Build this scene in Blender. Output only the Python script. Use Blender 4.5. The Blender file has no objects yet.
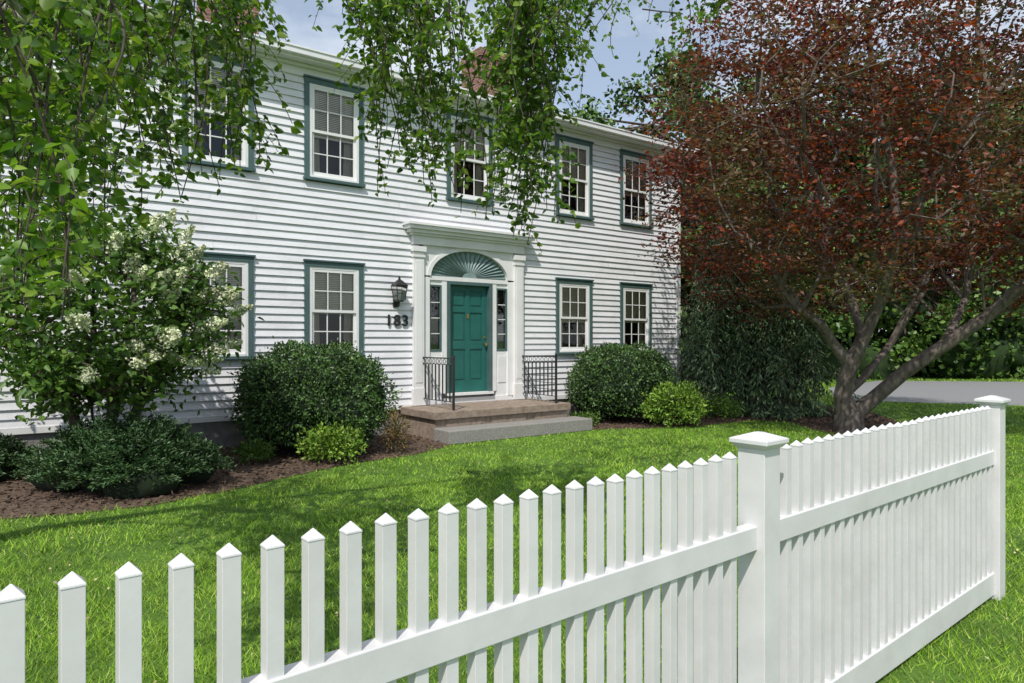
import bpy, math, numpy as np
from mathutils import Vector, noise as mnoise
R = np.random.default_rng(7)
sc = bpy.context.scene
COL = sc.collection
rad = math.radians

# ---------------------------------------------------------------- materials
def newmat(name):
    m = bpy.data.materials.new(name); m.use_nodes = True
    nt = m.node_tree; nt.nodes.clear()
    out = nt.nodes.new('ShaderNodeOutputMaterial')
    return m, nt, out
def N(nt, t, **kw):
    n = nt.nodes.new(t)
    for k, v in kw.items():
        if k in n.inputs.keys(): n.inputs[k].default_value = v
        else: setattr(n, k, v)
    return n
def ramp(nt, fac, stops):
    r = nt.nodes.new('ShaderNodeValToRGB')
    el = r.color_ramp.elements
    while len(el) > 1: el.remove(el[-1])
    el[0].position = stops[0][0]; el[0].color = (*stops[0][1], 1)
    for p, c in stops[1:]:
        e = el.new(p); e.color = (*c, 1)
    nt.links.new(fac, r.inputs[0]); return r.outputs[0]
def surf(name, c1, c2, scale=3, rough=.6, bump=.0, bscale=40, detail=6, stretch=(1,1,1), spec=.4, metallic=0, grime=0):
    m, nt, out = newmat(name); L = nt.links.new
    tc = N(nt, 'ShaderNodeTexCoord'); mp = N(nt, 'ShaderNodeMapping'); mp.inputs['Scale'].default_value = stretch
    L(tc.outputs['Object'], mp.inputs[0])
    nz = N(nt, 'ShaderNodeTexNoise', Scale=scale, Detail=detail, Roughness=.65); L(mp.outputs[0], nz.inputs['Vector'])
    c = ramp(nt, nz.outputs[0], [(.3, c1), (.7, c2)])
    if grime:
        n3 = N(nt, 'ShaderNodeTexNoise', Scale=1.1, Detail=9, Roughness=.75); L(tc.outputs['Object'], n3.inputs['Vector'])
        gr = N(nt, 'ShaderNodeMapRange'); gr.inputs[1].default_value=.5; gr.inputs[2].default_value=.8; gr.inputs[4].default_value=grime; L(n3.outputs[0], gr.inputs[0])
        mg = N(nt, 'ShaderNodeMixRGB'); L(gr.outputs[0], mg.inputs[0]); L(c, mg.inputs[1]); mg.inputs[2].default_value=(.36,.34,.30,1); c = mg.outputs[0]
    b = N(nt, 'ShaderNodeBsdfPrincipled', Roughness=rough, Metallic=metallic); b.inputs['Specular IOR Level'].default_value = spec
    L(c, b.inputs['Base Color'])
    if bump:
        n2 = N(nt, 'ShaderNodeTexNoise', Scale=bscale, Detail=5); L(mp.outputs[0], n2.inputs['Vector'])
        bp = N(nt, 'ShaderNodeBump', Strength=bump, Distance=.01); L(n2.outputs[0], bp.inputs['Height']); L(bp.outputs[0], b.inputs['Normal'])
    L(b.outputs[0], out.inputs[0]); return m
def leafmat(name, cols, trans=.3, nscale=.8, big=None, rough=.45, spec=.4, tcol=1.6, bigr=(.52,.68)):
    m, nt, out = newmat(name); L = nt.links.new
    g = N(nt, 'ShaderNodeNewGeometry')
    n = len(cols)
    c = ramp(nt, g.outputs['Random Per Island'], [(i/(n-1), cc) for i, cc in enumerate(cols)])
    tc = N(nt, 'ShaderNodeTexCoord'); nz = N(nt, 'ShaderNodeTexNoise', Scale=nscale, Detail=3); L(tc.outputs['Object'], nz.inputs['Vector'])
    if big:
        mx = N(nt, 'ShaderNodeMixRGB'); mr = N(nt, 'ShaderNodeMapRange'); mr.inputs[1].default_value=bigr[0]; mr.inputs[2].default_value=bigr[1]
        L(nz.outputs[0], mr.inputs[0]); L(mr.outputs[0], mx.inputs[0]); L(c, mx.inputs[1]); mx.inputs[2].default_value = (*big, 1); c = mx.outputs[0]
    hs = N(nt, 'ShaderNodeHueSaturation'); mr = N(nt, 'ShaderNodeMapRange'); mr.inputs[1].default_value=.3; mr.inputs[2].default_value=.7; mr.inputs[3].default_value=.62; mr.inputs[4].default_value=1.32
    L(nz.outputs[0], mr.inputs[0]); L(mr.outputs[0], hs.inputs['Value']); L(c, hs.inputs['Color']); c = hs.outputs[0]
    b = N(nt, 'ShaderNodeBsdfPrincipled', Roughness=rough); b.inputs['Specular IOR Level'].default_value = spec; L(c, b.inputs['Base Color'])
    if trans <= 0: L(b.outputs[0], out.inputs[0]); return m
    t = N(nt, 'ShaderNodeBsdfTranslucent'); h2 = N(nt, 'ShaderNodeHueSaturation', Value=tcol, Saturation=1.1); L(c, h2.inputs['Color']); L(h2.outputs[0], t.inputs[0])
    mx = N(nt, 'ShaderNodeMixShader'); mx.inputs[0].default_value = trans
    L(b.outputs[0], mx.inputs[1]); L(t.outputs[0], mx.inputs[2]); L(mx.outputs[0], out.inputs[0]); return m

M = {}
M['white'] = surf('white_paint', (.71,.705,.70), (.79,.79,.79), 2.5, .5, .06, 60, grime=.3)
M['siding'] = surf('clapboard_paint', (.65,.65,.68), (.78,.78,.81), 1.7, .6, .3, 30, stretch=(.6,1,6), grime=.4)
M['vinyl'] = surf('white_vinyl', (.61,.605,.61), (.71,.705,.71), 5, .38, .05, 20, spec=.5, grime=.3)
M['green'] = surf('green_trim_paint', (.055,.105,.105), (.085,.14,.14), 4, .5, .05, 60)
M['door'] = surf('teal_door_paint', (.012,.10,.088), (.022,.135,.118), 3, .3, .03, 50, spec=.5)
M['fan'] = surf('fan_paint', (.16,.24,.235), (.24,.32,.31), 6, .55)
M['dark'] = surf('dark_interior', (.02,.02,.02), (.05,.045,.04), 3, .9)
M['blind'] = surf('window_blind', (.76,.68,.54), (.84,.78,.66), 4, .7)
M['curtain'] = surf('curtain_cloth', (.30,.25,.19), (.5,.44,.36), 9, .9, stretch=(6,1,.5))
M['iron'] = surf('black_iron', (.012,.012,.013), (.03,.03,.03), 30, .45, .1, 80)
M['brass'] = surf('brass', (.5,.35,.12), (.6,.42,.16), 10, .3, metallic=1)
M['granite'] = surf('granite', (.17,.165,.155), (.34,.325,.30), 45, .8, .3, 90, detail=8, grime=.3)
M['landing'] = surf('weathered_stone', (.17,.125,.095), (.34,.275,.22), 12, .85, .5, 40, detail=8)
M['found'] = surf('foundation_stone', (.16,.155,.15), (.28,.27,.26), 9, .85, .4, 30)
M['shingle'] = surf('roof_shingle', (.05,.05,.055), (.10,.10,.105), 25, .9, .5, 60)
M['asphalt'] = surf('driveway_asphalt', (.18,.18,.185), (.28,.28,.28), 18, .85, .3, 120)
M['bark'] = surf('maple_bark', (.05,.038,.032), (.21,.175,.15), 14, .9, .9, 40, stretch=(1,1,.35))
M['barkdark'] = surf('twig_bark', (.04,.03,.024), (.09,.07,.055), 12, .85, .4, 40)
M['birch'] = surf('birch_bark', (.25,.22,.2), (.6,.58,.55), 8, .7, .3, 30, stretch=(1,1,3))
M['mulch'] = surf('mulch', (.04,.024,.017), (.17,.115,.08), 30, .95, 1., 60)
def brickmat(name):
    m, nt, out = newmat(name); L = nt.links.new
    tc = N(nt,'ShaderNodeTexCoord')
    sp = N(nt,'ShaderNodeSeparateXYZ'); L(tc.outputs['Object'], sp.inputs[0])
    ad = N(nt,'ShaderNodeMath', operation='ADD'); L(sp.outputs[0], ad.inputs[0]); L(sp.outputs[1], ad.inputs[1])
    cb = N(nt,'ShaderNodeCombineXYZ'); L(ad.outputs[0], cb.inputs[0]); L(sp.outputs[2], cb.inputs[1])
    br = N(nt,'ShaderNodeTexBrick'); br.inputs['Scale'].default_value = 1.0
    br.inputs['Brick Width'].default_value=.2; br.inputs['Row Height'].default_value=.07; br.inputs['Mortar Size'].default_value=.008
    br.inputs['Color1'].default_value=(.22,.075,.05,1); br.inputs['Color2'].default_value=(.30,.13,.095,1); br.inputs['Mortar'].default_value=(.3,.27,.24,1)
    L(cb.outputs[0], br.inputs['Vector'])
    nz=N(nt,'ShaderNodeTexNoise',Scale=6,Detail=5); L(tc.outputs['Object'],nz.inputs['Vector'])
    hs=N(nt,'ShaderNodeHueSaturation'); L(br.outputs[0],hs.inputs['Color']); mr=N(nt,'ShaderNodeMapRange'); mr.inputs[3].default_value=.6; mr.inputs[4].default_value=1.35
    L(nz.outputs[0],mr.inputs[0]); L(mr.outputs[0],hs.inputs['Value'])
    b=N(nt,'ShaderNodeBsdfPrincipled',Roughness=.85); L(hs.outputs[0],b.inputs['Base Color'])
    bp=N(nt,'ShaderNodeBump',Strength=.5,Distance=.01); L(br.outputs['Fac'],bp.inputs['Height']); bp.invert=True; L(bp.outputs[0],b.inputs['Normal'])
    L(b.outputs[0],out.inputs[0]); return m
M['brick'] = brickmat('chimney_brick')
def glassmat():
    m, nt, out = newmat('window_glass'); L = nt.links.new
    t=N(nt,'ShaderNodeBsdfTransparent'); t.inputs[0].default_value=(.95,.96,.96,1)
    g=N(nt,'ShaderNodeBsdfGlossy',Roughness=.02)
    nz=N(nt,'ShaderNodeTexNoise',Scale=2.5,Detail=1); tc=N(nt,'ShaderNodeTexCoord'); L(tc.outputs['Object'],nz.inputs['Vector'])
    bp=N(nt,'ShaderNodeBump',Strength=.12,Distance=.02); L(nz.outputs[0],bp.inputs['Height']); L(bp.outputs[0],g.inputs['Normal'])
    f=N(nt,'ShaderNodeFresnel',IOR=1.6); mx=N(nt,'ShaderNodeMixShader'); L(f.outputs[0],mx.inputs[0]); L(t.outputs[0],mx.inputs[1]); L(g.outputs[0],mx.inputs[2]); L(mx.outputs[0],out.inputs[0]); return m
M['glass']=glassmat()
def groundmat():
    m, nt, out = newmat('lawn_soil'); L = nt.links.new
    tc=N(nt,'ShaderNodeTexCoord')
    a=N(nt,'ShaderNodeTexNoise',Scale=.7,Detail=6,Roughness=.7); b_=N(nt,'ShaderNodeTexNoise',Scale=35,Detail=6,Roughness=.8)
    L(tc.outputs['Object'],a.inputs['Vector']); L(tc.outputs['Object'],b_.inputs['Vector'])
    mx=N(nt,'ShaderNodeMath',operation='MULTIPLY'); L(a.outputs[0],mx.inputs[0]); L(b_.outputs[0],mx.inputs[1])
    c=ramp(nt,mx.outputs[0],[(.12,(.03,.065,.008)),(.28,(.09,.185,.015)),(.42,(.17,.28,.03))])
    b=N(nt,'ShaderNodeBsdfPrincipled',Roughness=.9); L(c,b.inputs['Base Color'])
    bp=N(nt,'ShaderNodeBump',Strength=.8,Distance=.02); L(b_.outputs[0],bp.inputs['Height']); L(bp.outputs[0],b.inputs['Normal'])
    L(b.outputs[0],out.inputs[0]); return m
M['ground']=groundmat()
M['grass']=leafmat('grass_blades',[(.06,.14,.010),(.13,.29,.014),(.20,.39,.018),(.28,.46,.03),(.40,.46,.11)],0,1.7,rough=.55,spec=.25,big=(.20,.30,.035),bigr=(.5,.75))
M['birchleaf']=leafmat('birch_leaves',[(.04,.10,.012),(.08,.16,.02),(.13,.23,.03),(.23,.32,.05)],.4,1.2,tcol=1.8)
M['hydleaf']=leafmat('hydrangea_leaves',[(.045,.10,.02),(.085,.17,.028),(.15,.25,.04)],.25,1.5)
M['petal']=leafmat('hydrangea_petals',[(.44,.52,.26),(.62,.66,.42),(.72,.71,.56)],0,3)
M['box']=leafmat('boxwood_leaves',[(.03,.07,.018),(.055,.12,.025),(.10,.185,.04)],0,3,spec=.5)
M['boxcore']=surf('shrub_core',(.006,.014,.005),(.012,.024,.008),8,.95)  # near-black colour stands in for the shade inside shrubs
M['bgcore']=surf('foliage_shade',(.006,.016,.004),(.025,.055,.010),2.5,.95,1,4)  # dark green painted to read as shadowed foliage
M['lime']=leafmat('lime_shrub_leaves',[(.09,.18,.018),(.15,.27,.03),(.24,.35,.05)],0,4)
M['rust']=leafmat('rust_shrub_leaves',[(.12,.07,.025),(.20,.12,.04),(.12,.15,.04)],0,6)
M['yew']=leafmat('yew_needles',[(.025,.065,.022),(.045,.10,.03),(.08,.145,.045)],0,3)
M['cedar']=leafmat('weeping_cedar_needles',[(.06,.11,.055),(.12,.20,.095),(.24,.32,.16)],0,2)
M['maple']=leafmat('red_maple_leaves',[(.045,.018,.016),(.085,.023,.018),(.13,.032,.022),(.18,.045,.025),(.40,.08,.028)],.34,.5,big=(.085,.075,.028),tcol=1.85,bigr=(.46,.62))
M['bg']=leafmat('distant_leaves',[(.03,.075,.012),(.06,.125,.018),(.12,.20,.03)],0,.35)
M['litter']=leafmat('fallen_leaves',[(.40,.36,.12),(.55,.50,.30),(.30,.2,.08)],0,2)

# ---------------------------------------------------------------- mesh builder
class MB:
    def __init__(s): s.v=[]; s.f=[]
    def box(s,x0,x1,y0,y1,z0,z1):
        b=len(s.v); s.v+=[(x,y,z) for z in (z0,z1) for y in (y0,y1) for x in (x0,x1)]
        s.f+=[tuple(b+i for i in q) for q in ((0,2,3,1),(4,5,7,6),(0,1,5,4),(2,6,7,3),(0,4,6,2),(1,3,7,5))]
    def frust(s,cx,cy,z0,z1,a0,b0,a1,b1):
        b=len(s.v)
        for z,a,c in ((z0,a0,b0),(z1,a1,b1)): s.v+=[(cx-a,cy-c,z),(cx+a,cy-c,z),(cx+a,cy+c,z),(cx-a,cy+c,z)]
        s.f+=[(b+3,b+2,b+1,b),(b+4,b+5,b+6,b+7)]+[(b+i,b+(i+1)%4,b+4+(i+1)%4,b+4+i) for i in range(4)]
    def poly(s,pts): b=len(s.v); s.v+=[tuple(p) for p in pts]; s.f.append(tuple(range(b,b+len(pts))))
    def tube(s,p0,p1,r0,r1=None,n=8):
        r1=r0 if r1 is None else r1; p0=Vector(p0);p1=Vector(p1); d=(p1-p0).normalized()
        u=d.orthogonal().normalized(); w=d.cross(u); b=len(s.v)
        for p,r in((p0,r0),(p1,r1)):
            for i in range(n):
                a=2*math.pi*i/n; s.v.append(tuple(p+u*(r*math.cos(a))+w*(r*math.sin(a))))
        s.f+=[(b+i,b+(i+1)%n,b+n+(i+1)%n,b+n+i) for i in range(n)]+[tuple(b+i for i in reversed(range(n))),tuple(b+n+i for i in range(n))]
    def make(s,name,mat,parent=None,bevel=0,smooth=False):
        me=bpy.data.meshes.new(name); me.from_pydata(s.v,[],s.f); me.update(); me.materials.append(mat)
        o=bpy.data.objects.new(name,me); COL.objects.link(o)
        if parent: o.parent=parent
        if bevel:
            m=o.modifiers.new('bevel','BEVEL'); m.width=bevel; m.segments=2; m.limit_method='ANGLE'
        if smooth:
            for p in me.polygons: p.use_smooth=True
        return o
def empty(name,loc=(0,0,0),rz=0):
    o=bpy.data.objects.new(name,None); o.location=loc; o.rotation_euler=(0,0,rz); COL.objects.link(o); return o
def npmesh(name,V,F,mat,parent=None,smooth=False):
    V=np.asarray(V,dtype=np.float32).reshape(-1,3); F=np.asarray(F,dtype=np.int32); k=F.shape[1]
    me=bpy.data.meshes.new(name); me.vertices.add(len(V)); me.vertices.foreach_set('co',V.ravel())
    me.loops.add(F.size); me.loops.foreach_set('vertex_index',F.ravel()); me.polygons.add(len(F))
    me.polygons.foreach_set('loop_start',np.arange(0,F.size,k,dtype=np.int32)); 
    me.update(calc_edges=True)
    if smooth: me.polygons.foreach_set('use_smooth',np.ones(len(F),dtype=bool))
    me.materials.append(mat); o=bpy.data.objects.new(name,me); COL.objects.link(o)
    if parent: o.parent=parent
    return o
def nrm(a): return a/np.maximum(np.linalg.norm(a,axis=1,keepdims=True),1e-9)
def leaves(name,P,D,Nn,size,mat,parent=None,asp=.5,fold=.15,ovate=False):
    P=np.asarray(P); n=len(P); size=np.broadcast_to(np.asarray(size),(n,))[:,None]
    D=nrm(D); S=nrm(np.cross(D,Nn)); U=np.cross(S,D)
    w=size*asp*.5
    if ovate:
        a=P; t=P+D*size-U*size*.12
        r1=P+D*size*.28+S*w+U*size*fold; r2=P+D*size*.66+S*w*.72+U*size*fold*.4
        l1=P+D*size*.28-S*w+U*size*fold; l2=P+D*size*.66-S*w*.72+U*size*fold*.4
        V=np.stack([a,r1,r2,t,l2,l1],1); b=np.arange(n)[:,None]*6
        F=np.concatenate([b+np.array([[0,1,2,3]]),b+np.array([[0,3,4,5]])])
    else:
        V=np.stack([P,P+D*size*.45+S*w+U*size*fold,P+D*size,P+D*size*.45-S*w+U*size*fold],1); b=np.arange(n)[:,None]*4
        F=np.concatenate([b+np.array([[0,1,2]]),b+np.array([[0,2,3]])])
    return npmesh(name,V,F,mat,parent)
def rdir(n,zb=0,zs=1.): 
    a=R.normal(size=(n,3)); a[:,2]=a[:,2]*zs+zb; return nrm(a)
def ico(sub):
    bpy.ops.mesh.primitive_ico_sphere_add(subdivisions=sub,radius=1); o=bpy.context.object; me=o.data
    V=np.array([v.co[:] for v in me.vertices]); F=np.array([p.vertices[:] for p in me.polygons]); bpy.data.objects.remove(o); return V,F
IV,IF=ico(2)
def blobs(name,C,Sx,mat,parent,amp=.12):
    V=[];F=[]
    for i,(c,s) in enumerate(zip(C,Sx)):
        k=1+R.normal(size=(len(IV),1))*amp; V.append(c+IV*k*s); F.append(IF+i*len(IV))
    return npmesh(name,np.concatenate(V),np.concatenate(F),mat,parent)
def grow(chains,T,step=.35,jit=.05,pen=.25,bow=.0):
    mx=sum(len(c[1]) for c in chains)+len(T)*14+10
    P=np.zeros((mx,3)); par=np.full(mx,-1); L=np.zeros(mx); cnt=0; w=np.zeros(mx)
    for pa,pts in chains:
        prev=pa
        for p in pts:
            P[cnt]=p; par[cnt]=prev; L[cnt]=0 if prev<0 else L[prev]+np.linalg.norm(P[cnt]-P[prev]); prev=cnt; cnt+=1
    for t in sorted(list(T),key=lambda q:np.linalg.norm(q-P[0])):
        d=np.linalg.norm(P[:cnt]-t,axis=1); i=int(np.argmin(d+pen*L[:cnt])); dist=d[i]
        k=min(12,max(1,int(dist/step))); a=P[i].copy(); prev=i
        for j in range(1,k+1):
            q=a+(t-a)*(j/k)
            if j<k: q=q+R.normal(size=3)*jit; q[2]+=bow*dist*math.sin(math.pi*j/k)
            P[cnt]=q; par[cnt]=prev; L[cnt]=L[prev]+dist/k; prev=cnt; cnt+=1
        w[prev]=1
    P=P[:cnt];par=par[:cnt];w=w[:cnt]
    for i in range(cnt-1,0,-1):
        if par[i]>=0: w[par[i]]+=max(w[i],.3)
    return P,par,np.maximum(w,.3)
def limbs(name,P,par,r,mat,parent=None,sides=6):
    idx=np.where(par>=0)[0]; a=P[par[idx]]; b=P[idx]; rb=r[idx]; ra=np.minimum(r[par[idx]],rb*1.45)
    d=nrm(b-a); ref=np.where(np.abs(d[:,2:3])>.9,np.array([[1.,0,0]]),np.array([[0,0,1.]])); u=nrm(np.cross(d,ref)); v=np.cross(d,u)
    ang=np.arange(sides)*2*math.pi/sides; ca=np.cos(ang)[None,:,None]; sa=np.sin(ang)[None,:,None]
    ring=u[:,None]*ca+v[:,None]*sa
    a2=a-d*ra[:,None]*.3; b2=b+d*rb[:,None]*.3
    V=np.concatenate([a2[:,None]+ring*ra[:,None,None],b2[:,None]+ring*rb[:,None,None]],1)
    base=np.arange(len(idx))[:,None]*(2*sides); F=[]
    for i in range(sides):
        j=(i+1)%sides; F.append(base+np.array([[i,j,sides+j,sides+i]]))
    return npmesh(name,V,np.concatenate(F),mat,parent,True)
def inpoly(x,y,poly):
    c=np.zeros(len(x),bool); n=len(poly)
    for i in range(n):
        x1,y1=poly[i]; x2,y2=poly[(i+1)%n]
        k=((y1>y)!=(y2>y))&(x<(x2-x1)*(y-y1)/((y2-y1)+1e-12)+x1); c^=k
    return c

# ---------------------------------------------------------------- camera, light, sky
cam=bpy.data.cameras.new('camera'); cam.sensor_width=36; cam.lens=24.0; cam.clip_end=2000
co=bpy.data.objects.new('camera',cam); co.location=(0,0,1.6); co.rotation_euler=(rad(90),0,0); COL.objects.link(co); sc.camera=co
el=rad(52); sh=Vector((-.22,-.975,0)).normalized()
S=Vector((sh.x*math.cos(el),sh.y*math.cos(el),math.sin(el)))
sun=bpy.data.lights.new('sun','SUN'); sun.energy=4.1; sun.angle=rad(.6); sun.color=(1,.955,.88)
so=bpy.data.objects.new('sun',sun); so.rotation_euler=S.to_track_quat('Z','Y').to_euler(); so.location=(0,0,30); COL.objects.link(so)
w=bpy.data.worlds.new('World'); sc.world=w; w.use_nodes=True; nt=w.node_tree; nt.nodes.clear()
sky=N(nt,'ShaderNodeTexSky'); sky.sky_type='NISHITA'; sky.sun_disc=False; sky.sun_elevation=el; sky.sun_rotation=math.atan2(S.x,S.y)%(2*math.pi)
tc=N(nt,'ShaderNodeTexCoord'); mp=N(nt,'ShaderNodeMapping'); mp.inputs['Scale'].default_value=(1,1,2.2); nt.links.new(tc.outputs['Generated'],mp.inputs[0])
nz=N(nt,'ShaderNodeTexNoise',Scale=3.2,Detail=7,Roughness=.6); nt.links.new(mp.outputs[0],nz.inputs['Vector'])
mr=N(nt,'ShaderNodeMapRange'); mr.inputs[1].default_value=.42; mr.inputs[2].default_value=.66; mr.inputs[3].default_value=.32; mr.inputs[4].default_value=.95; nt.links.new(nz.outputs[0],mr.inputs[0])
mx=N(nt,'ShaderNodeMixRGB'); nt.links.new(mr.outputs[0],mx.inputs[0]); nt.links.new(sky.outputs[0],mx.inputs[1]); mx.inputs[2].default_value=(5.5,6.0,6.6,1)
bg=N(nt,'ShaderNodeBackground',Strength=.15); nt.links.new(mx.outputs[0],bg.inputs[0]); ow=N(nt,'ShaderNodeOutputWorld'); nt.links.new(bg.outputs[0],ow.inputs[0])
sc.view_settings.view_transform='Standard'; sc.view_settings.look='None'; sc.view_settings.exposure=0

# ---------------------------------------------------------------- ground
mb=MB(); mb.poly([(-600,-600,0),(600,-600,0),(600,600,0),(-600,600,0)]); mb.make('ground',M['ground'])
def g(x,y): Z=1093/(y-341.5); return ((x-512)*Z/683,Z)
bedL=[(-9,5.9),g(-40,522),g(60,516),g(150,506),g(230,491),g(290,477),g(350,464),g(410,456),g(452,446),(-.9,13.2),(-9,8.2)]
bedR=[g(585,430),g(640,429),g(700,426),g(750,421),g(790,422),g(815,430),g(850,437),g(895,434),g(905,424),g(870,412),g(810,404),(7.2,20),(3.5,20),(1.0,14.4)]
drive=[(8.8,18.6),(10.9,23.5),(14.9,27.8),(20,27),(60,25.5),(60,8),(19,15.0),(12.7,16.9)]
for nm,pl,z,mt in (('mulch_bed',bedL,.006,'mulch'),('mulch_bed.001',bedR,.006,'mulch'),('driveway',drive,.008,'asphalt')):
    mb=MB(); mb.poly([(x,y,z) for x,y in pl]); mb.make(nm,M[mt])
def chips(name,pl,n):
    a=np.array(pl); x=R.uniform(a[:,0].min(),a[:,0].max(),n); y=R.uniform(a[:,1].min(),a[:,1].max(),n)
    k=inpoly(x+R.normal(size=n)*.04,y+R.normal(size=n)*.04,pl); x=x[k];y=y[k]; m=len(x)
    P=np.stack([x,y,R.uniform(.008,.03,m)],1); leaves(name,P,rdir(m,0,.25),rdir(m,1.2,1),R.uniform(.03,.07,m),M['mulch'],None,.45,.05)
chips('mulch_chips',bedL,22000); chips('mulch_chips.001',bedR,20000)
house_rot=math.atan2(.5927,.8054); D0=np.array([-.80,12.7]); hx=np.array([.8054,.5927]); hy=np.array([-.5927,.8054])
fo=np.array([-.819,1.114]); fd=np.array([.7706,.6373]); fn=np.array([-.6373,.7706])
GV=[];GF=[];base=0
for (y0,y1,dens,wd,ht) in ((2.6,5,6000,.0048,.036),(5,8,2900,.0075,.036),(8,12.5,1150,.012,.036),(12.5,20,340,.020,.040),(20,40,70,.04,.06)):
    area=(y1-y0)*(1.8*y1+2.0); n=int(area*dens)
    x=R.uniform(-(.9*y1+1),.9*y1+1,n); y=R.uniform(y0,y1,n)
    jx=x+R.normal(size=n)*.06; jy=y+R.normal(size=n)*.06
    k=(np.abs(x)<.9*y+1)&~inpoly(jx,jy,bedL)&~inpoly(jx,jy,bedR)&~inpoly(x,y,drive)
    rx=x-D0[0];ry=y-D0[1]; lx=rx*hx[0]+ry*hx[1]; ly=rx*hy[0]+ry*hy[1]
    k&=~((np.abs(lx)<8)&(ly>-.2)); k&=~((np.abs(lx)<1.55)&(ly>-1.65)&(ly<0))
    pn=np.sin(x*2.1+np.sin(y*1.7)*2)*np.sin(y*2.6+x*.8)*.5+np.sin(x*6.3+np.sin(y*5)*2)*np.sin(y*7.1+x*2)*.5; k&=R.random(n)<(.72+.28*pn)
    x=x[k];y=y[k];n=len(x); h=ht*R.uniform(.35,1.3,n)*(1+.45*pn[k]); a=R.uniform(0,2*math.pi,n); wv=wd*R.uniform(.6,1.3,n)
    la=R.uniform(0,2*math.pi,n); ln=h*R.uniform(.3,1.6,n)
    B=np.stack([x,y,np.zeros(n)],1); s=np.stack([np.cos(a)*wv/2,np.sin(a)*wv/2,np.zeros(n)],1)
    tip=B+np.stack([np.cos(la)*ln,np.sin(la)*ln,h],1)
    GV.append(np.stack([B-s,B+s,tip],1).reshape(-1,3)); GF.append(np.arange(n*3).reshape(-1,3)+base); base+=n*3
npmesh('lawn_grass',np.concatenate(GV),np.concatenate(GF),M['grass'])
n=800; y=R.uniform(3,12,n); x=R.uniform(-1,1,n)*.8*y; k=~inpoly(x,y,bedL)&~inpoly(x,y,bedR); x=x[k];y=y[k];n=len(x)
leaves('fallen_leaves',np.stack([x,y,R.uniform(.02,.035,n)],1),rdir(n,0,.3),rdir(n,1.5),R.uniform(.012,.03,n),M['litter'],None,.7,.1)

# ---------------------------------------------------------------- fence
fence=empty('picket_fence',(fo[0],fo[1],0),math.atan2(fd[1],fd[0]))
sp=.0862; hw=.018
pk=MB(); rl=MB(); ps=MB()
def picket(t,h=1.182):
    dz=R.normal()*.0015; pk.box(t-hw,t+hw,-hw,hw,.06,h+dz); pk.frust(t,0,h+dz,h+dz+.004,hw+.001,hw+.001,hw+.001,hw+.001)
    pk.frust(t,0,h+dz+.004,h+dz+.024,hw+.001,hw+.001,.001,.001)
posts=[-.50,2.262,4.975]
for i in range(-5,25): picket(i*sp+R.normal()*.0006)
n=29; t0=2.262+.10; t1=4.975-.095
for i in range(n): picket(t0+(t1-t0)*i/(n-1)+R.normal()*.0006)
for a,b in ((posts[0],posts[1]),(posts[1],posts[2])):
    rl.box(a+.052,b-.052,-.026,.026,.835,.922); rl.box(a+.052,b-.052,-.026,.026,.03,.165)
for t in posts:
    ps.box(t-.055,t+.055,-.055,.055,0,1.205); ps.frust(t,0,1.205,1.222,.06,.06,.074,.074); ps.frust(t,0,1.222,1.24,.078,.078,.078,.078); ps.frust(t,0,1.24,1.262,.076,.076,.012,.012)
pk.make('pickets',M['vinyl'],fence,.0015); rl.make('rails',M['vinyl'],fence,.003); ps.make('posts',M['vinyl'],fence,.003)

# ---------------------------------------------------------------- house
H=empty('clapboard_house',(D0[0],D0[1],0),house_rot)
XL,XR=-7.8,5.9; ZE=5.98
wins=[]
for cx in (-4.4,-2.62,2.58,4.42): wins.append((cx,1.38,2.88,1.0))
for cx in (-4.4,-2.62,0,2.58,4.42): wins.append((cx,4.22,5.80,1.0))
holes=[(c-w_/2+.03,c+w_/2-.03,z0+.03,z1-.03) for c,z0,z1,w_ in wins]+[(-1.05,1.05,.3,3.32)]
sd=MB(); z=.5; ex=.118
while z<ZE:
    z2=min(z+ex,ZE); segs=[(XL,XR)]
    for hx0,hx1,hz0,hz1 in holes:
        if z2>hz0+.02 and z<hz1-.02:
            ns=[]
            for a,b in segs:
                if hx1<=a or hx0>=b: ns.append((a,b)); continue
                if a<hx0: ns.append((a,hx0))
                if b>hx1: ns.append((hx1,b))
            segs=ns
    for a,b in segs:
        cuts=[a]; x=a+R.uniform(1.5,4)
        while x<b-.5: cuts.append(x); x+=R.uniform(2.2,4.5)
        cuts.append(b)
        for c0,c1 in zip(cuts[:-1],cuts[1:]):
            e=.0012; o=.032+R.normal()*.002; dz=R.normal()*.002
            sd.poly([(c0+e,-o,z+dz),(c1-e,-o,z+dz),(c1-e,-.003,z2+.008),(c0+e,-.003,z2+.008)])
            sd.poly([(c0+e,0,z+dz),(c1-e,0,z+dz),(c1-e,-o,z+dz),(c0+e,-o,z+dz)])
    z=z2
sd.make('clapboards',M['siding'],H)
bw=MB(); bw.poly([(XR,0,.4),(XR,8,.4),(XR,8,ZE),(XR,4,7.75),(XR,0,ZE)]); bw.poly([(XL,0,.4),(XL,0,ZE),(XL,4,7.75),(XL,8,ZE),(XL,8,.4)]); bw.poly([(XL,8,.4),(XL,8,ZE),(XR,8,ZE),(XR,8,.4)])
bw.make('side_walls',M['siding'],H)
fb=MB(); fb.box(XL+.02,XR-.02,.01,7.98,0,.498); fb.make('foundation',M['found'],H)
tr=MB()
tr.box(XL-.02,XL+.11,-.044,.08,.45,5.80); tr.box(XR-.11,XR+.02,-.044,.08,.45,5.80)
tr.box(XL-.02,XR+.02,-.036,-.001,.42,.51)
tr.box(XL-.02,XR+.02,-.046,0,5.803,5.976)
tr.box(XL-.3,XR+.3,-.28,.02,5.978,6.0)
tr.box(XL-.3,XR+.3,-.305,-.282,5.965,6.09)
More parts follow.
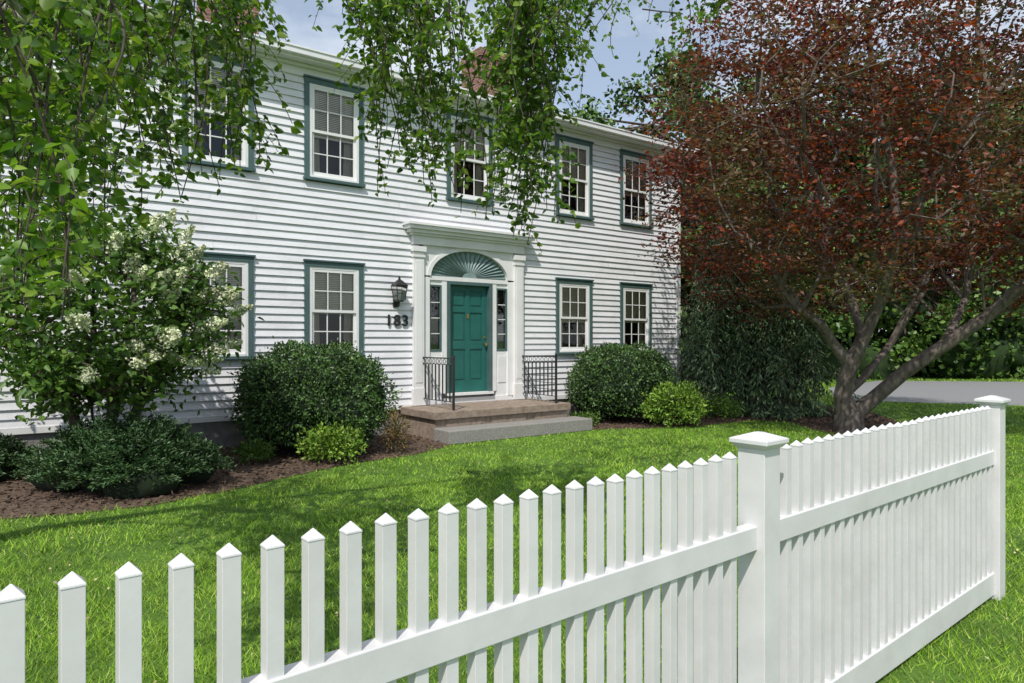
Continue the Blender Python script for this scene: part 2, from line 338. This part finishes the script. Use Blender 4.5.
tr.box(XL-.3,XR+.3,-.39,-.307,6.0,6.105)
tr.box(XL-.3,XR+.3,-.405,-.38,6.085,6.115)
tr.box(XL-.3,XR+.3,-.12,-.047,5.93,5.975)
tr.make('eave_trim',M['white'],H,.004)
rf=MB()
rf.poly([(XL-.35,-.34,6.10),(XR+.35,-.34,6.10),(XR+.35,4,7.88),(XL-.35,4,7.88)]); rf.poly([(XL-.35,4,7.88),(XR+.35,4,7.88),(XR+.35,8.4,6.10),(XL-.35,8.4,6.10)])
rf.make('roof',M['shingle'],H)
for i,cx in enumerate((3.16,-3.28)):
    tz=(0,-.12)[i]
    ch=MB(); ch.box(cx-.5,cx+.5,3.6,4.5,7.0,8.80+tz); ch.box(cx-.54,cx+.54,3.56,4.54,8.80+tz,8.92+tz); ch.box(cx-.51,cx+.51,3.59,4.51,8.92+tz,9.02+tz)
    ch.make('chimney_%d'%(i+1),M['brick'],H)
cs=MB(); wf=MB(); gl=MB(); bl=MB(); dk=MB(); cu=MB()
for wi,(c,z0,z1,w_) in enumerate(wins):
    x0=c-w_/2; x1=c+w_/2; k=.08
    cs.box(x0,x0+k,-.052,.02,z0,z1-k); cs.box(x1-k,x1,-.052,.02,z0,z1-k); cs.box(x0,x1,-.054,.02,z1-k,z1); cs.box(x0-.02,x1+.02,-.08,-.0,z1,z1+.028)
    cs.box(x0-.02,x1+.02,-.09,.02,z0-.045,z0)
    a=x0+k;b=x1-k;t=z1-k
    wf.box(a,a+.045,-.04,.07,z0,t); wf.box(b-.045,b,-.04,.07,z0,t); wf.box(a+.045,b-.045,-.04,.07,t-.04,t); wf.box(a+.045,b-.045,-.06,.07,z0,z0+.035)
    a+=.045;b-=.045;t-=.04;zb=z0+.035;m=(zb+t)/2
    for (s0,s1,yy) in ((m-.02,t,-.036),(zb,m+.02,-.010)):
        st=.042
        wf.box(a,a+st,yy,yy+.024,s0,s1); wf.box(b-st,b,yy,yy+.024,s0,s1); wf.box(a+st,b-st,yy+.001,yy+.023,s1-.045,s1); wf.box(a+st,b-st,yy+.001,yy+.023,s0,s0+(.045 if s0>zb+.1 else .07))
        for q in (1/3,2/3):
            xm=a+st+(b-a-2*st)*q; wf.box(xm-.009,xm+.009,yy+.003,yy+.021,s0+.04,s1-.04)
        zm=(s0+s1)/2; wf.box(a+st-.002,b-st+.002,yy+.004,yy+.020,zm-.009,zm+.009)
        gl.poly([(a+st-.004,yy+.012,s0+.04),(b-st+.004,yy+.012,s0+.04),(b-st+.004,yy+.012,s1-.04),(a+st-.004,yy+.012,s1-.04)])
    fr=[.55,.5,.56,.52,.45,.54,.5,.48,.55][wi]; zz=t; zbt=t-(t-zb)*fr
    while zz>zbt:
        bl.poly([(a+.004,.034,zz),(b-.004,.034,zz),(b-.004,.019,zz-.026),(a+.004,.019,zz-.026)]); zz-=.029
    bl.box(a+.004,b-.004,.017,.034,zz-.012,zz+.008)
    cu.poly([(a,.08,zb),(a+.18,.10,zb),(a+.14,.08,t),(a,.08,t)]); cu.poly([(b,.08,zb),(b-.18,.10,zb),(b-.14,.08,t),(b,.08,t)])
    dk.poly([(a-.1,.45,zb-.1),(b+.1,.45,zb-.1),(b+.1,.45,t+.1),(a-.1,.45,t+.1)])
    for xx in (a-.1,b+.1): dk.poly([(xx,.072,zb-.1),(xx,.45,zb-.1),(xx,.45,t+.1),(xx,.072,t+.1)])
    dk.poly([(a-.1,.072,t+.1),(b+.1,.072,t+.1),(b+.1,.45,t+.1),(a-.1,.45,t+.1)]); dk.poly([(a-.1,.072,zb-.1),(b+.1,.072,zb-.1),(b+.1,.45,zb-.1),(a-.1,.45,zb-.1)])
dw=MB(); SZ=.66
for s in (-1,1):
    def bx(m_,xa,xb,*r): m_.box(min(s*xa,s*xb),max(s*xa,s*xb),*r)
    bx(dw,1.0,1.20,-.10,.0,.60,3.18); bx(dw,.98,1.22,-.12,.0,.48,.78) ; bx(dw,.985,1.215,-.118,0,3.08,3.12); bx(dw,.97,1.23,-.13,0,3.18,3.27)
    bx(dw,1.035,1.165,-.108,-.099,.88,3.02)
    bx(dw,.86,.999,-.05,.12,SZ-.1,2.75)
    bx(dw,.50,.60,-.035,.12,SZ,2.70)
    bx(dw,.60,.86,-.02,.12,SZ-.1,1.42)
    bx(dw,.64,.82,-.032,-.019,.82,1.32)
    bx(dw,.60,.86,-.02,.12,2.62,2.70)
    bx(cs,.60,.63,-.03,.06,1.42,2.62); bx(cs,.83,.86,-.03,.06,1.42,2.62)
    bx(cs,.63,.83,-.03,.06,2.585,2.62); bx(cs,.63,.83,-.03,.06,1.42,1.46)
    for q in (1,2,3): bx(wf,.63,.83,.0,.025,1.46+q*.281-.008,1.46+q*.281+.008)
    bx(gl,.63,.83,.012,.014,1.455,2.59)
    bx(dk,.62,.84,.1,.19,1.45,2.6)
    bx(cs,.43,.499,-.05,.12,SZ,2.70)
dw.box(-.86,.86,-.045,.12,2.702,2.775); cs.box(-.43,.43,-.048,.12,2.64,2.70)
dw.box(-1.22,1.22,-.11,0,3.31,3.46); dw.box(-1.26,1.26,-.15,0,3.461,3.50); dw.box(-1.31,1.31,-.20,0,3.501,3.56); dw.box(-1.36,1.36,-.26,0,3.561,3.62); dw.box(-1.39,1.39,-.29,0,3.621,3.66)
dw.box(-1.05,1.05,.2,.24,.4,3.35)
ea,eb,zc=.84,.49,2.775; n=32
prev=None
for i in range(n+1):
    th=math.pi*i/n; ex_,ez=ea*math.cos(th),zc+eb*math.sin(th)
    k=min(.999/max(abs(math.cos(th)*ea),1e-6),(3.309-zc)/max(abs(math.sin(th)*eb),1e-6)); px,pz=ea*math.cos(th)*k,zc+eb*math.sin(th)*k
    cur=((ex_,ez),(px,pz))
    if prev:
        (a0,a1),(b0,b1)=prev; (c0,c1),(d0,d1)=cur
        dw.poly([(a0,-.05,a1),(b0,-.05,b1),(d0,-.05,d1),(c0,-.05,c1)]); dw.poly([(a0,-.05,a1),(c0,-.05,c1),(c0,.12,c1),(a0,.12,a1)])
        if abs(b0-d0)>1e-4 and abs(b1-d1)>1e-4:
            cx_=.999 if b0>0 else -.999; dw.poly([(b0,-.05,b1),(cx_,-.05,3.309),(d0,-.05,d1)])
    prev=cur
for i in range(n):
    p=[]
    for th in (math.pi*i/n,math.pi*(i+1)/n):
        for f in (1.0,1.09): p.append((ea*f*math.cos(th),zc+(eb+ea*(f-1))*math.sin(th)))
    dw.poly([(p[0][0],-.066,p[0][1]),(p[1][0],-.066,p[1][1]),(p[3][0],-.066,p[3][1]),(p[2][0],-.066,p[2][1])])
    dw.poly([(p[1][0],-.066,p[1][1]),(p[1][0],-.05,p[1][1]),(p[3][0],-.05,p[3][1]),(p[3][0],-.066,p[3][1])])
dw.make('door_surround',M['white'],H)
fn_=MB(); nf=21
for i in range(nf):
    t0_=math.pi*i/nf; t1_=math.pi*(i+1)/nf; tm=(t0_+t1_)/2
    def ep(t_,f,y): return (ea*f*math.cos(t_),y,zc+.003+eb*f*math.sin(t_))
    for a,b,ya,yb in ((t0_,tm,.035,-.015),(tm,t1_,-.015,.035)):
        fn_.poly([ep(a,.14,ya),ep(b,.14,yb),ep(b,1.0,yb),ep(a,1.0,ya)])
for i in range(12):
    a=math.pi*i/12;b=math.pi*(i+1)/12; fn_.poly([(0,-.03,zc),(.16*math.cos(a),-.025,zc+.1*math.sin(a)),(.16*math.cos(b),-.025,zc+.1*math.sin(b))])
fn_.make('fan_louver',M['fan'],H)
dr=MB(); dr.box(-.43,.43,.07,.11,SZ,2.64)
for a,b in [(-.43,-.33),(-.05,.05),(.33,.43)]: dr.box(a,b,.05,.0705,SZ,2.64)
for a,b in ((SZ,.87),(1.46,1.6),(2.14,2.24),(2.54,2.64)):
    for p,q in ((-.33,-.05),(.05,.33)): dr.box(p,q,.051,.0705,a,b)
for (a,b) in ((.87,1.46),(1.6,2.14),(2.24,2.54)):
    for p,q in ((-.33,-.05),(.05,.33)): dr.box(p+.035,q-.035,.058,.0705,a+.035,b-.035)
dr.make('front_door',M['door'],H,.004)
th=MB(); th.box(-.5,.5,-.10,.14,SZ-.045,SZ-.002); th.box(-.96,.96,-.04,.0,.48,.565); th.make('threshold',M['white'],H)
kb=MB(); kb.tube((.37,.06,1.55),(.37,0,1.55),.012); kb.tube((.37,.012,1.55),(.37,-.02,1.55),.03); kb.tube((.37,.052,1.68),(.37,.035,1.68),.025); kb.box(-.025,.025,.040,.051,2.03,2.11)
kb.make('door_hardware',M['brass'],H,smooth=False)
cs.make('green_casings',M['green'],H,.003); wf.make('window_sashes',M['white'],H,.002); gl.make('window_panes',M['glass'],H); bl.make('blinds',M['blind'],H); dk.make('room_interiors',M['dark'],H); cu.make('curtains',M['curtain'],H)
ST=empty('front_steps',(D0[0],D0[1],0),house_rot)
b=MB(); b.box(-1.38,1.40,-1.15,-.02,0,.34)
for xx in (-1.38,-.5,.45):
    b.box(xx+.01,xx+.86,-1.165,-1.149,.01,.165); b.box(xx+.2,xx+.95 if xx<.4 else 1.39,-1.163,-1.149,.18,.335)
b.make('stone_base',M['landing'],ST,.006)
b=MB(); b.box(-1.43,1.45,-1.21,-.02,.34,.47); b.make('landing_slab',M['landing'],ST,.012)
b=MB(); b.box(-1.43,1.58,-1.66,-1.17,0,.215); b.make('granite_step',M['granite'],ST,.015)
for lx in (-1.02,1.17):
    RL=empty('iron_railing',(D0[0],D0[1],0),house_rot); r=MB(); zt=1.32; zb=.60; L0,L1=-.06,-1.12
    r.box(lx-.016,lx+.016,L1,L0,zt-.01,zt+.012); r.box(lx-.01,lx+.01,L1,L0,zb-.006,zb+.006); r.box(lx-.01,lx+.01,L1,L0,zt-.11,zt-.098)
    for y in (L1,L0): r.box(lx-.016,lx+.016,y-.016,y+.016,.465,zt+.03); r.frust(lx,y,zt+.03,zt+.07,.02,.02,.004,.004)
    for i in range(1,9):
        y=L0+(L1-L0)*i/9; r.box(lx-.009,lx+.009,y-.009,y+.009,zb,zt-.1)
    for i in range(9):
        y=L0+(L1-L0)*(i+.5)/9
        for k in range(10):
            a=2*math.pi*k/10;a2=2*math.pi*(k+1)/10; r.tube((lx,y+.04*math.cos(a),zt-.055+.04*math.sin(a)),(lx,y+.04*math.cos(a2),zt-.055+.04*math.sin(a2)),.005,n=4)
    if lx>0:
        for k in range(4): r.box(lx-.006,lx+.006,L1,L0,zb+.12*(k+1)-.005,zb+.12*(k+1)+.005)
    r.make('railing_bars',M['iron'],RL)
LN=empty('wall_lantern',tuple(D0+hx*(-1.52))+(2.35,),house_rot)
l=MB(); l.frust(0,-.03,-.16,-.02,.05,.015,.05,.015); l.tube((0,-.03,-.1),(0,-.15,-.14),.012); l.tube((0,-.15,-.14),(0,-.17,-.06),.012)
l.frust(0,-.17,-.07,-.05,.05,.05,.075,.075); l.frust(0,-.17,.19,.21,.105,.105,.11,.11); l.frust(0,-.17,.21,.30,.11,.11,.03,.03); l.frust(0,-.17,.30,.36,.02,.02,.008,.008)
for sx in (-1,1):
    for sy in (-1,1): l.tube((sx*.07,-.17+sy*.07,-.05),(sx*.1,-.17+sy*.1,.19),.007,n=4)
for s_ in (-1,1): l.tube((s_*.087,-.257,.07),(s_*-.087,-.257,.07),.005,n=4)
l.make('lantern_frame',M['iron'],LN)
l=MB(); l.frust(0,-.17,-.05,.19,.066,.066,.096,.096); l.make('lantern_glass',M['glass'],LN)
l=MB(); l.tube((0,-.17,-.05),(0,-.17,.06),.015); l.make('lantern_candle',M['blind'],LN)
cu_=bpy.data.curves.new('num','FONT'); cu_.body='183'; cu_.size=.27; cu_.extrude=.008; cu_.align_x='CENTER'; cu_.offset=.006; cu_.space_character=1.15
no=bpy.data.objects.new('house_number',cu_); COL.objects.link(no); p=D0+hx*(-1.50)+hy*(-.047); no.location=(p[0],p[1],1.87); no.rotation_euler=(rad(90),0,house_rot); cu_.materials.append(M['iron'])

# ---------------------------------------------------------------- shrubs
def lumps(d,seed,amp,fr=3):
    return np.array([mnoise.noise(Vector((p[0]*fr+seed,p[1]*fr,p[2]*fr)))*amp for p in d])
def shrub(name,cx,cy,rx,ry,h,n,size,mat,amp=.12,fr=2.6,asp=.55,outward=.6,core=True,sq=1.0,depth=.12):
    E=empty(name,(cx,cy,0)); cz=h*.48; rz=h*.52
    d=rdir(n,.12); d=d[d[:,2]>-.75]; n=len(d)
    sd_=R.uniform(0,50)
    k=1+lumps(d,sd_,amp,fr)+lumps(d,sd_+9,amp*.6,fr*3)-np.abs(R.normal(size=n))*depth+ (R.random(n)<.06)*R.uniform(0,.12,n)
    dd=np.sign(d)*np.abs(d)**sq; dd/= (np.linalg.norm(dd,axis=1,keepdims=True)**.7)
    P=dd*k[:,None]*np.array([rx,ry,rz])+np.array([0,0,cz]); P[:,2]=np.maximum(P[:,2],.03)
    D=nrm(d*outward+R.normal(size=(n,3))*.6+np.array([0,0,.3])); leaves('leaves',P,D,nrm(d+R.normal(size=(n,3))*.6),size*R.uniform(.6,1.3,n),mat,E,asp)
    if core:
        bpy.ops.mesh.primitive_ico_sphere_add(subdivisions=4,radius=1); o=bpy.context.object; o.name='shade_core'; me=o.data  # solid dark core, painted shade behind the leaves; no branches modelled
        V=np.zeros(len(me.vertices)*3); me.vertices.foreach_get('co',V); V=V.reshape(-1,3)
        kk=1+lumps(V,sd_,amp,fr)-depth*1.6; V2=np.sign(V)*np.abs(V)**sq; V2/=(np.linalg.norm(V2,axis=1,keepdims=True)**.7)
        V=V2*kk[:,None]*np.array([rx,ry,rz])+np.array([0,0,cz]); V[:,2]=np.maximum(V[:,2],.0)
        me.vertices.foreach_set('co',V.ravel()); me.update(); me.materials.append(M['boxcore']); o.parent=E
    return E
shrub('boxwood_shrub',-2.90,9.9,1.12,1.0,1.56,22000,.05,M['box'],.19,2.4,sq=.92,depth=.09)
shrub('boxwood_shrub.001',2.20,13.75,1.06,.95,1.57,15000,.055,M['box'],.17,2.4,sq=.92,depth=.09)
shrub('lime_shrub',-2.38,9.05,.42,.38,.50,2500,.06,M['lime'],.35,3,core=False,depth=.4,outward=1.)
shrub('lime_shrub.001',3.05,12.85,.58,.5,.80,4500,.065,M['lime'],.35,3,depth=.3,outward=1.)
shrub('rusty_shrub',-1.66,9.7,.2,.2,.62,900,.06,M['rust'],.25,3,core=False,depth=.5,outward=1.,asp=.25)
shrub('perennial_clump',-3.35,8.9,.25,.22,.3,700,.06,M['hydleaf'],.25,3,core=False,depth=.5,outward=1.,asp=.4)
shrub('perennial_clump.001',4.25,14.2,.55,.5,.45,2500,.06,M['hydleaf'],.25,3,core=False,depth=.5,outward=1.,asp=.4)
shrub('perennial_clump.002',1.35,12.9,.3,.25,.25,900,.06,M['hydleaf'],.25,3,core=False,depth=.5,outward=1.,asp=.4)
def yew(name,cx,cy,rx,ry,h,nb):
    E=empty(name,(cx,cy,0)); PP=[];DD=[]
    for i in range(nb):
        a=R.uniform(0,2*math.pi); q=math.sqrt(R.uniform(.02,1))*R.uniform(.75,1.1); end=np.array([math.cos(a)*rx*q,math.sin(a)*ry*q,max(.12,h*(1-.8*min(q,1)**2)*R.uniform(.6,1.15)+.08)]); st=end*np.array([.5,.5,.25])
        m=20
        for j in range(m):
            t=.3+.7*j/m; p=st+(end-st)*t; p[2]+=.1*h*math.sin(t*3.1)
            d=nrm((end-st)[None])[0]; side=np.cross(d,[0,0,1]); side/=np.linalg.norm(side)+1e-6
            L=.10*(1.1-t*.75)
            for s in (-1,1):
                for u in (.3,.75,1.1): 
                    PP.append(p+side*s*L*u*.8+d*L*u*.4-np.array([0,0,.02*u])+R.normal(size=3)*.015); DD.append(side*s+d*.9+R.normal(size=3)*.5)
    P=np.array(PP);D=np.array(DD); P[:,2]=np.maximum(P[:,2],.02)
    leaves('needles',P,D,rdir(len(P),1.),R.uniform(.025,.06,len(P)),M['yew'],E,.35)
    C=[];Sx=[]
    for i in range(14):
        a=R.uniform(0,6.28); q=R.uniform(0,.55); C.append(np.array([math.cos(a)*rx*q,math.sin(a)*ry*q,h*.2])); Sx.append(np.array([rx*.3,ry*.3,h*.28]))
    blobs('shade_core',C,Sx,M['boxcore'],E)  # solid dark blobs painting the shade under the needles
yew('spreading_yew',-4.2,7.45,1.12,.85,.72,440)
yew('spreading_yew.001',-6.3,7.9,.8,.6,.5,200)

def weeping(name,cx,cy,h,rmax,ns):
    E=empty(name,(cx,cy,0)); PP=[];DD=[]
    Pn=[np.array([0,0,z]) for z in np.linspace(0,h,16)]; par=[-1]+list(range(15)); rr=[.11*(1-.9*i/15) for i in range(16)]
    for i in range(ns):
        zi=int(R.integers(3,16)); f=zi/15; a=R.uniform(0,2*math.pi); r=rmax*(1.12-f*.85)*R.uniform(.4,1.2); z0=Pn[zi][2]
        drop=R.uniform(.5,2.4); prev=zi; m=12
        for j in range(1,m+1):
            t=j/m; rad_=r*min(1,1.25*math.sin(t*1.6)); zz=z0+.3*math.sin(t*math.pi)*r-drop*max(0,t-.3)**1.3*1.6
            q=np.array([math.cos(a)*rad_,math.sin(a)*rad_,max(.15,zz)])+R.normal(size=3)*.02
            Pn.append(q); par.append(prev); rr.append(.016*(1.1-t)); prev=len(Pn)-1
            if t>.25:
                for k in range(10):
                    o=R.normal(size=3)*np.array([.05,.05,.05]); PP.append(q+o); DD.append(np.array([o[0]*10,o[1]*10,-.8])+R.normal(size=3)*.35)
    limbs('branches',np.array(Pn),np.array(par),np.array(rr),M['barkdark'],E,5)
    leaves('needles',np.array(PP),np.array(DD),rdir(len(PP),.5),R.uniform(.07,.18,len(PP)),M['cedar'],E,.28)
weeping('weeping_cedar',4.75,15.4,3.9,1.35,170)
weeping('weeping_cedar.001',5.9,14.9,3.0,1.25,130)

def cluster(T,per,sig,flat=.5):
    n=len(T)*per; P=np.repeat(T,per,axis=0)+R.normal(size=(n,3))*np.array([sig,sig,sig*flat]); return P
def ipt(x,y,Z): return np.array([(x-512)*Z/683,Z,1.6+(341.5-y)*Z/683])
def hydr():
    E=empty('hydrangea_tree',(-4.74,7.85,0)); T=[]
    while len(T)<290:
        d=rdir(1)[0]; r=R.uniform(.4,1)**.5; p=d*r*np.array([1.32,1.05,1.12])+np.array([0,0,1.93])
        if p[2]>.9: T.append(p)
    T=np.array(T)
    ch=[(-1,[np.array([0,0,0.]),np.array([.02,0,.12])])]
    tips=[(-.7,.1),(-.35,-.3),(.1,.3),(.35,-.2),(.65,.2),(-.1,-.1)]; 
    for a,b_ in tips: ch.append((1,[np.array([a*.35,b_*.35,.5]),np.array([a*.7,b_*.7,1.0]),np.array([a,b_,1.5])]))
    P,par,w_=grow(ch,T,.2,.02,.3); limbs('stems',P,par,.007*w_**.5,M['barkdark'],E,6)
    Q=cluster(T,36,.15,.8); n=len(Q); leaves('leaves',Q,rdir(n,-.3,.6),rdir(n,1.1),R.uniform(.06,.12,n),M['hydleaf'],E,.55,.12,True)
    c=T[(T[:,2]>1.3)]; rel=c-np.array([0,0,1.9]); k=(rel[:,0]*.9-rel[:,1]*.5+rel[:,2]*.05>.6); c=c[k]; d=nrm(c-np.array([0,0,1.9])); c=c+d*.15; k=R.random(len(c))<.72; c=c[k];d=d[k]
    per=280; C=np.repeat(c,per,axis=0); n=len(C); ax=nrm(np.repeat(d,per,axis=0)+np.array([0,0,.3])); t=R.random(n)
    o=nrm(R.normal(size=(n,3)))*(.075*(1.15-t))[:,None]
    leaves('flower_panicles',C+ax*(t*.21)[:,None]+o,rdir(n),nrm(o+1e-4),R.uniform(.022,.038,n),M['petal'],E,.9)
hydr()

# ---------------------------------------------------------------- red maple
def maple():
    E=empty('japanese_maple_tree')
    A=[np.array([5.98,12.1,-.05]),np.array([5.96,12.1,.25]),ipt(843,395,12.1),ipt(850,365,12.0)]
    ch=[(-1,A),
        (3,[ipt(868,330,11.9),ipt(885,290,11.7),ipt(897,235,11.5),ipt(893,170,11.4),ipt(875,100,11.3),ipt(868,20,11.2)]),
        (3,[ipt(862,335,12.4),ipt(850,295,12.8),ipt(825,250,13.1),ipt(790,215,13.3),ipt(745,190,13.5)]),
        (1,[ipt(872,400,12.0),ipt(905,372,11.8),ipt(945,345,11.5),ipt(985,318,11.2),ipt(1030,280,10.8),ipt(1075,210,10.5)]),
        (17,[ipt(965,300,12.0),ipt(975,240,12.3),ipt(970,170,12.6),ipt(955,90,12.8),ipt(960,0,13)]),
        (5,[ipt(870,250,11.0),ipt(830,200,10.4),ipt(800,150,10.0)]),
        (2,[ipt(862,380,12.5),ipt(890,345,13.2),ipt(925,290,13.9),ipt(945,210,14.4)]),
        (6,[ipt(925,190,11.0),ipt(955,150,10.5),ipt(990,100,10.2)]),
    ]
    T=[]; C=np.array([7.0,12.0,4.9])
    while len(T)<1400:
        d=rdir(1)[0]; r=R.uniform(.15,1)**.4
        p=C+d*r*np.array([4.75,3.8,3.9])
        if mnoise.noise(Vector((p[0]*.8,p[1]*.8,p[2]*1.7+3)))<-.14: continue
        if p[2]<2.15+.5*mnoise.noise(Vector((p[0],p[1],1))): continue
        dd=math.hypot((p[0]-6.7)/1.6,(p[1]-11)/2.4)
        if p[2]<3.3 and dd<1 and p[2]<2.2+1.1*(1-dd)**.5: continue
        T.append(p)
    T=np.array(T)
    P,par,w_=grow(ch,T,.4,.07,.32,.08)
    r=.0066*w_**.46
    r[0]=.30;r[1]=.24;r[2]=max(r[2],.155);r[3]=max(r[3],.14)
    for i in (15,16,17,18): r[i]=max(r[i],.125-.008*(i-15))
    for i in (4,5,6): r[i]=max(r[i],.10-.01*(i-4))
    limbs('trunk_and_branches',P,par,r,M['bark'],E,8)
    per=60; Q=cluster(T,per,.25,.32); n=len(Q)
    leaves('leaves',Q,nrm(np.stack([R.normal(size=n),R.normal(size=n),-.25+R.normal(size=n)*.4],1)),rdir(n,.9),R.uniform(.05,.115,n),M['maple'],E,.55,.1)
maple()

# ---------------------------------------------------------------- weeping birch (overhead)
def birch():
    E=empty('weeping_birch_tree')
    def env(x):
        xs=[-150,0,60,120,180,235,262,300,345,385,430,458,470,508,520,552,600,680,740]
        ys=[330,335,320,240,205,185,125,-60,-10,200,150,140,45,45,240,220,70,55,-10]
        return np.interp(x,xs,ys)
    tops=[];bots=[]
    def add(n,xa,xb,Za,Zb,lo=.25,dx=0,ye=None):
        for _ in range(n):
            px=R.uniform(xa,xb); Z=R.uniform(Za,Zb); e=env(px) if ye is None else R.uniform(*ye); yb=e*R.uniform(lo,1.0) if e>0 else e
            b_=ipt(px,yb,Z); t_=b_.copy(); t_[0]+=R.normal()*.15-.05+dx; t_[1]+=R.normal()*.15; t_[2]=R.uniform(0,.3)+1.6+.5*Z+.1
            tops.append(t_);bots.append(b_)
    add(38,-60,250,2.8,4.6,.1); add(24,-40,180,3.2,5.2,.3); add(9,150,255,3,4.4,.75); add(15,-60,110,1.9,2.7,.7); add(10,-30,190,3,4.5,.7)
    add(14,350,450,4.0,5.5,.1); add(7,440,515,4.0,5.5,.3); add(14,512,560,4.0,5.5,.1); add(10,372,420,4.3,5,.8); 
    add(14,465,530,4.3,5.2,.95,.42,(160,245)); add(9,515,552,4.3,5.2,.8); add(9,420,462,4.3,5.2,.9,-.18,(130,225))
    add(16,555,735,5.2,7,.2); add(5,330,440,5,6,.1)
    tops=np.array(tops);bots=np.array(bots)
    ch=[(-1,[np.array([-5.2,2.6,0]),np.array([-5.15,2.7,1.2]),np.array([-5.0,2.8,2.5]),np.array([-4.7,2.9,3.8])]),
        (3,[np.array([-3.9,3.2,4.4]),np.array([-2.6,3.7,4.7]),np.array([-1.2,4.3,4.9]),np.array([.2,4.9,5.0]),np.array([1.6,5.9,5.3])]),
        (3,[np.array([-4.2,2.7,4.4]),np.array([-3.2,2.6,4.3]),np.array([-2.2,2.5,3.9])]),
        (3,[np.array([-4.6,3.2,5.2]),np.array([-4.3,3.6,6.8]),np.array([-4.1,3.8,8.2])])]
    P,par,w_=grow(ch,tops,.4,.04,.15,.1)
    r=.0042*w_**.55; r[:4]=[.2,.17,.15,.13]
    limbs('trunk_and_branches',P,par,r,M['birch'],E,8)
    SP=[];spar=[];sr=[];LP=[];LD=[]
    for t_,b_ in zip(tops,bots):
        L=np.linalg.norm(t_-b_); m=max(4,int(L/.08)); prev=-1; ph=R.uniform(0,6,4); am=R.uniform(.03,.10)
        for j in range(m+1):
            u=j/m; q=t_+(b_-t_)*np.array([u**.6,u,u**1.3]); q[0]+=am*math.sin(ph[0]+u*5)+.05*math.sin(u*3+ph[2]); q[1]+=am*math.sin(ph[1]+u*4)
            SP.append(q);spar.append(prev);prev=len(SP)-1;sr.append(.005*(1-.75*u)+.0014)
            if u<.1: continue
            for k in range(R.integers(1,4)):
                LP.append(q+R.normal(size=3)*.012); LD.append(np.array([R.normal(),R.normal(),-.6]))
            if R.random()<.6 and j<m:
                a=R.uniform(0,6.28); dl=R.uniform(.10,.42)*(1.1-.4*u); pp=prev; dr_=R.uniform(.3,1.1)
                mm=int(dl/.045)+1
                for k in range(1,mm+1):
                    v=k/mm; qq=q+np.array([math.cos(a)*dl*.8*v,math.sin(a)*dl*.8*v,.06*v-dl*dr_*v*v]); SP.append(qq);spar.append(pp);pp=len(SP)-1;sr.append(.0018)
                    for _ in range(2): LP.append(qq+R.normal(size=3)*.012); LD.append(np.array([R.normal()+math.cos(a)*.4,R.normal()+math.sin(a)*.4,-.55]))
    SP=np.array(SP);spar=np.array(spar)
    limbs('hanging_twigs',SP,spar,np.array(sr),M['barkdark'],E,4)
    LP=np.array(LP);n=len(LP); leaves('leaves',LP,np.array(LD),rdir(n,.6),R.uniform(.030,.060,n),M['birchleaf'],E,.7,.1,True)
birch()

# ---------------------------------------------------------------- background trees
def bgtrees():
    E=empty('background_trees'); specs=[]
    for x,y,h,r in ((-16,14,9,4),(-12,20,10,4.5),(-20,24,13,5),(-9,36,13,5),(-2,34,12,5),(3.5,34,12.5,4.5),(8.2,31,15,4.5),(7.5,38,16,5),(13,32,15,5.5),(17,37,17,6),(21,32,15,5.5),(26,33,15,6),(30,36,17,7),(36,31,14,6),(47,36,16,8),(11.5,29,9,3.5),(17,30,9,3.5),(-30,20,12,6),(28,29,9,5),(6.2,21.5,5.5,2.0),(8.8,27,6,2.4)):
        specs.append((x,y,h,r))
    PP=[];bp=[];bpar=[];br=[];CC=[];CS=[]
    for x,y,h,r in specs:
        nc=int(46*max(.7,r/5)); 
        i0=len(bp); bp+= [np.array([x,y,0.]),np.array([x,y,h*.5]),np.array([x+.3,y,h*.85])]; bpar+=[-1,i0,i0+1]; br+=[.3,.2,.08]
        for k in range(nc):
            d=rdir(1)[0]; q=R.uniform(.2,1)**.5; c=np.array([x,y,h*.55])+d*q*np.array([r,r,h*.45]); s=R.uniform(.8,1.5)*r/5
            bp.append(c); bpar.append(i0+1+int(c[2]>h*.6)); br.append(.05)
            if q<.85: CC.append(c); CS.append(np.array([s,s,s*.7])*.62)
            m=230; e=nrm(R.normal(size=(m,3)))*(R.uniform(.25,1.35,m)[:,None])*np.array([s,s,s*.7]); PP.append(c+e)
    def band(xs,fy,s0,fz):
        for x in xs:
            for _ in range(2):
                c=np.array([x,fy(x)+R.uniform(-1,1.2),fz()]); s=s0*R.uniform(.75,1.2); CC.append(c); CS.append(np.ones(3)*s*.7); m=300
                e=nrm(R.normal(size=(m,3)))*(R.uniform(.6,1.2,m)[:,None])*s; PP.append(c+e)
    band(np.arange(7,60,1.2),lambda x:30+max(0,x-20)*.03,1.5,lambda:R.uniform(.4,3.6))
    band(np.arange(-26,-8.5,1.1),lambda x:11+(-8.5-x)*.5,1.3,lambda:R.uniform(.5,3.2))
    P=np.concatenate(PP); P=P[P[:,2]>.05]; n=len(P)
    leaves('foliage',P,rdir(n,-.2),rdir(n,.8),R.uniform(.16,.36,n),M['bg'],E,.7)
    blobs('foliage_shade_cores',CC,CS,M['bgcore'],E,.22)  # solid dark blobs added as painted shade within the crowns
    limbs('trunks',np.array(bp),np.array(bpar),np.array(br),M['barkdark'],E,6)
bgtrees()
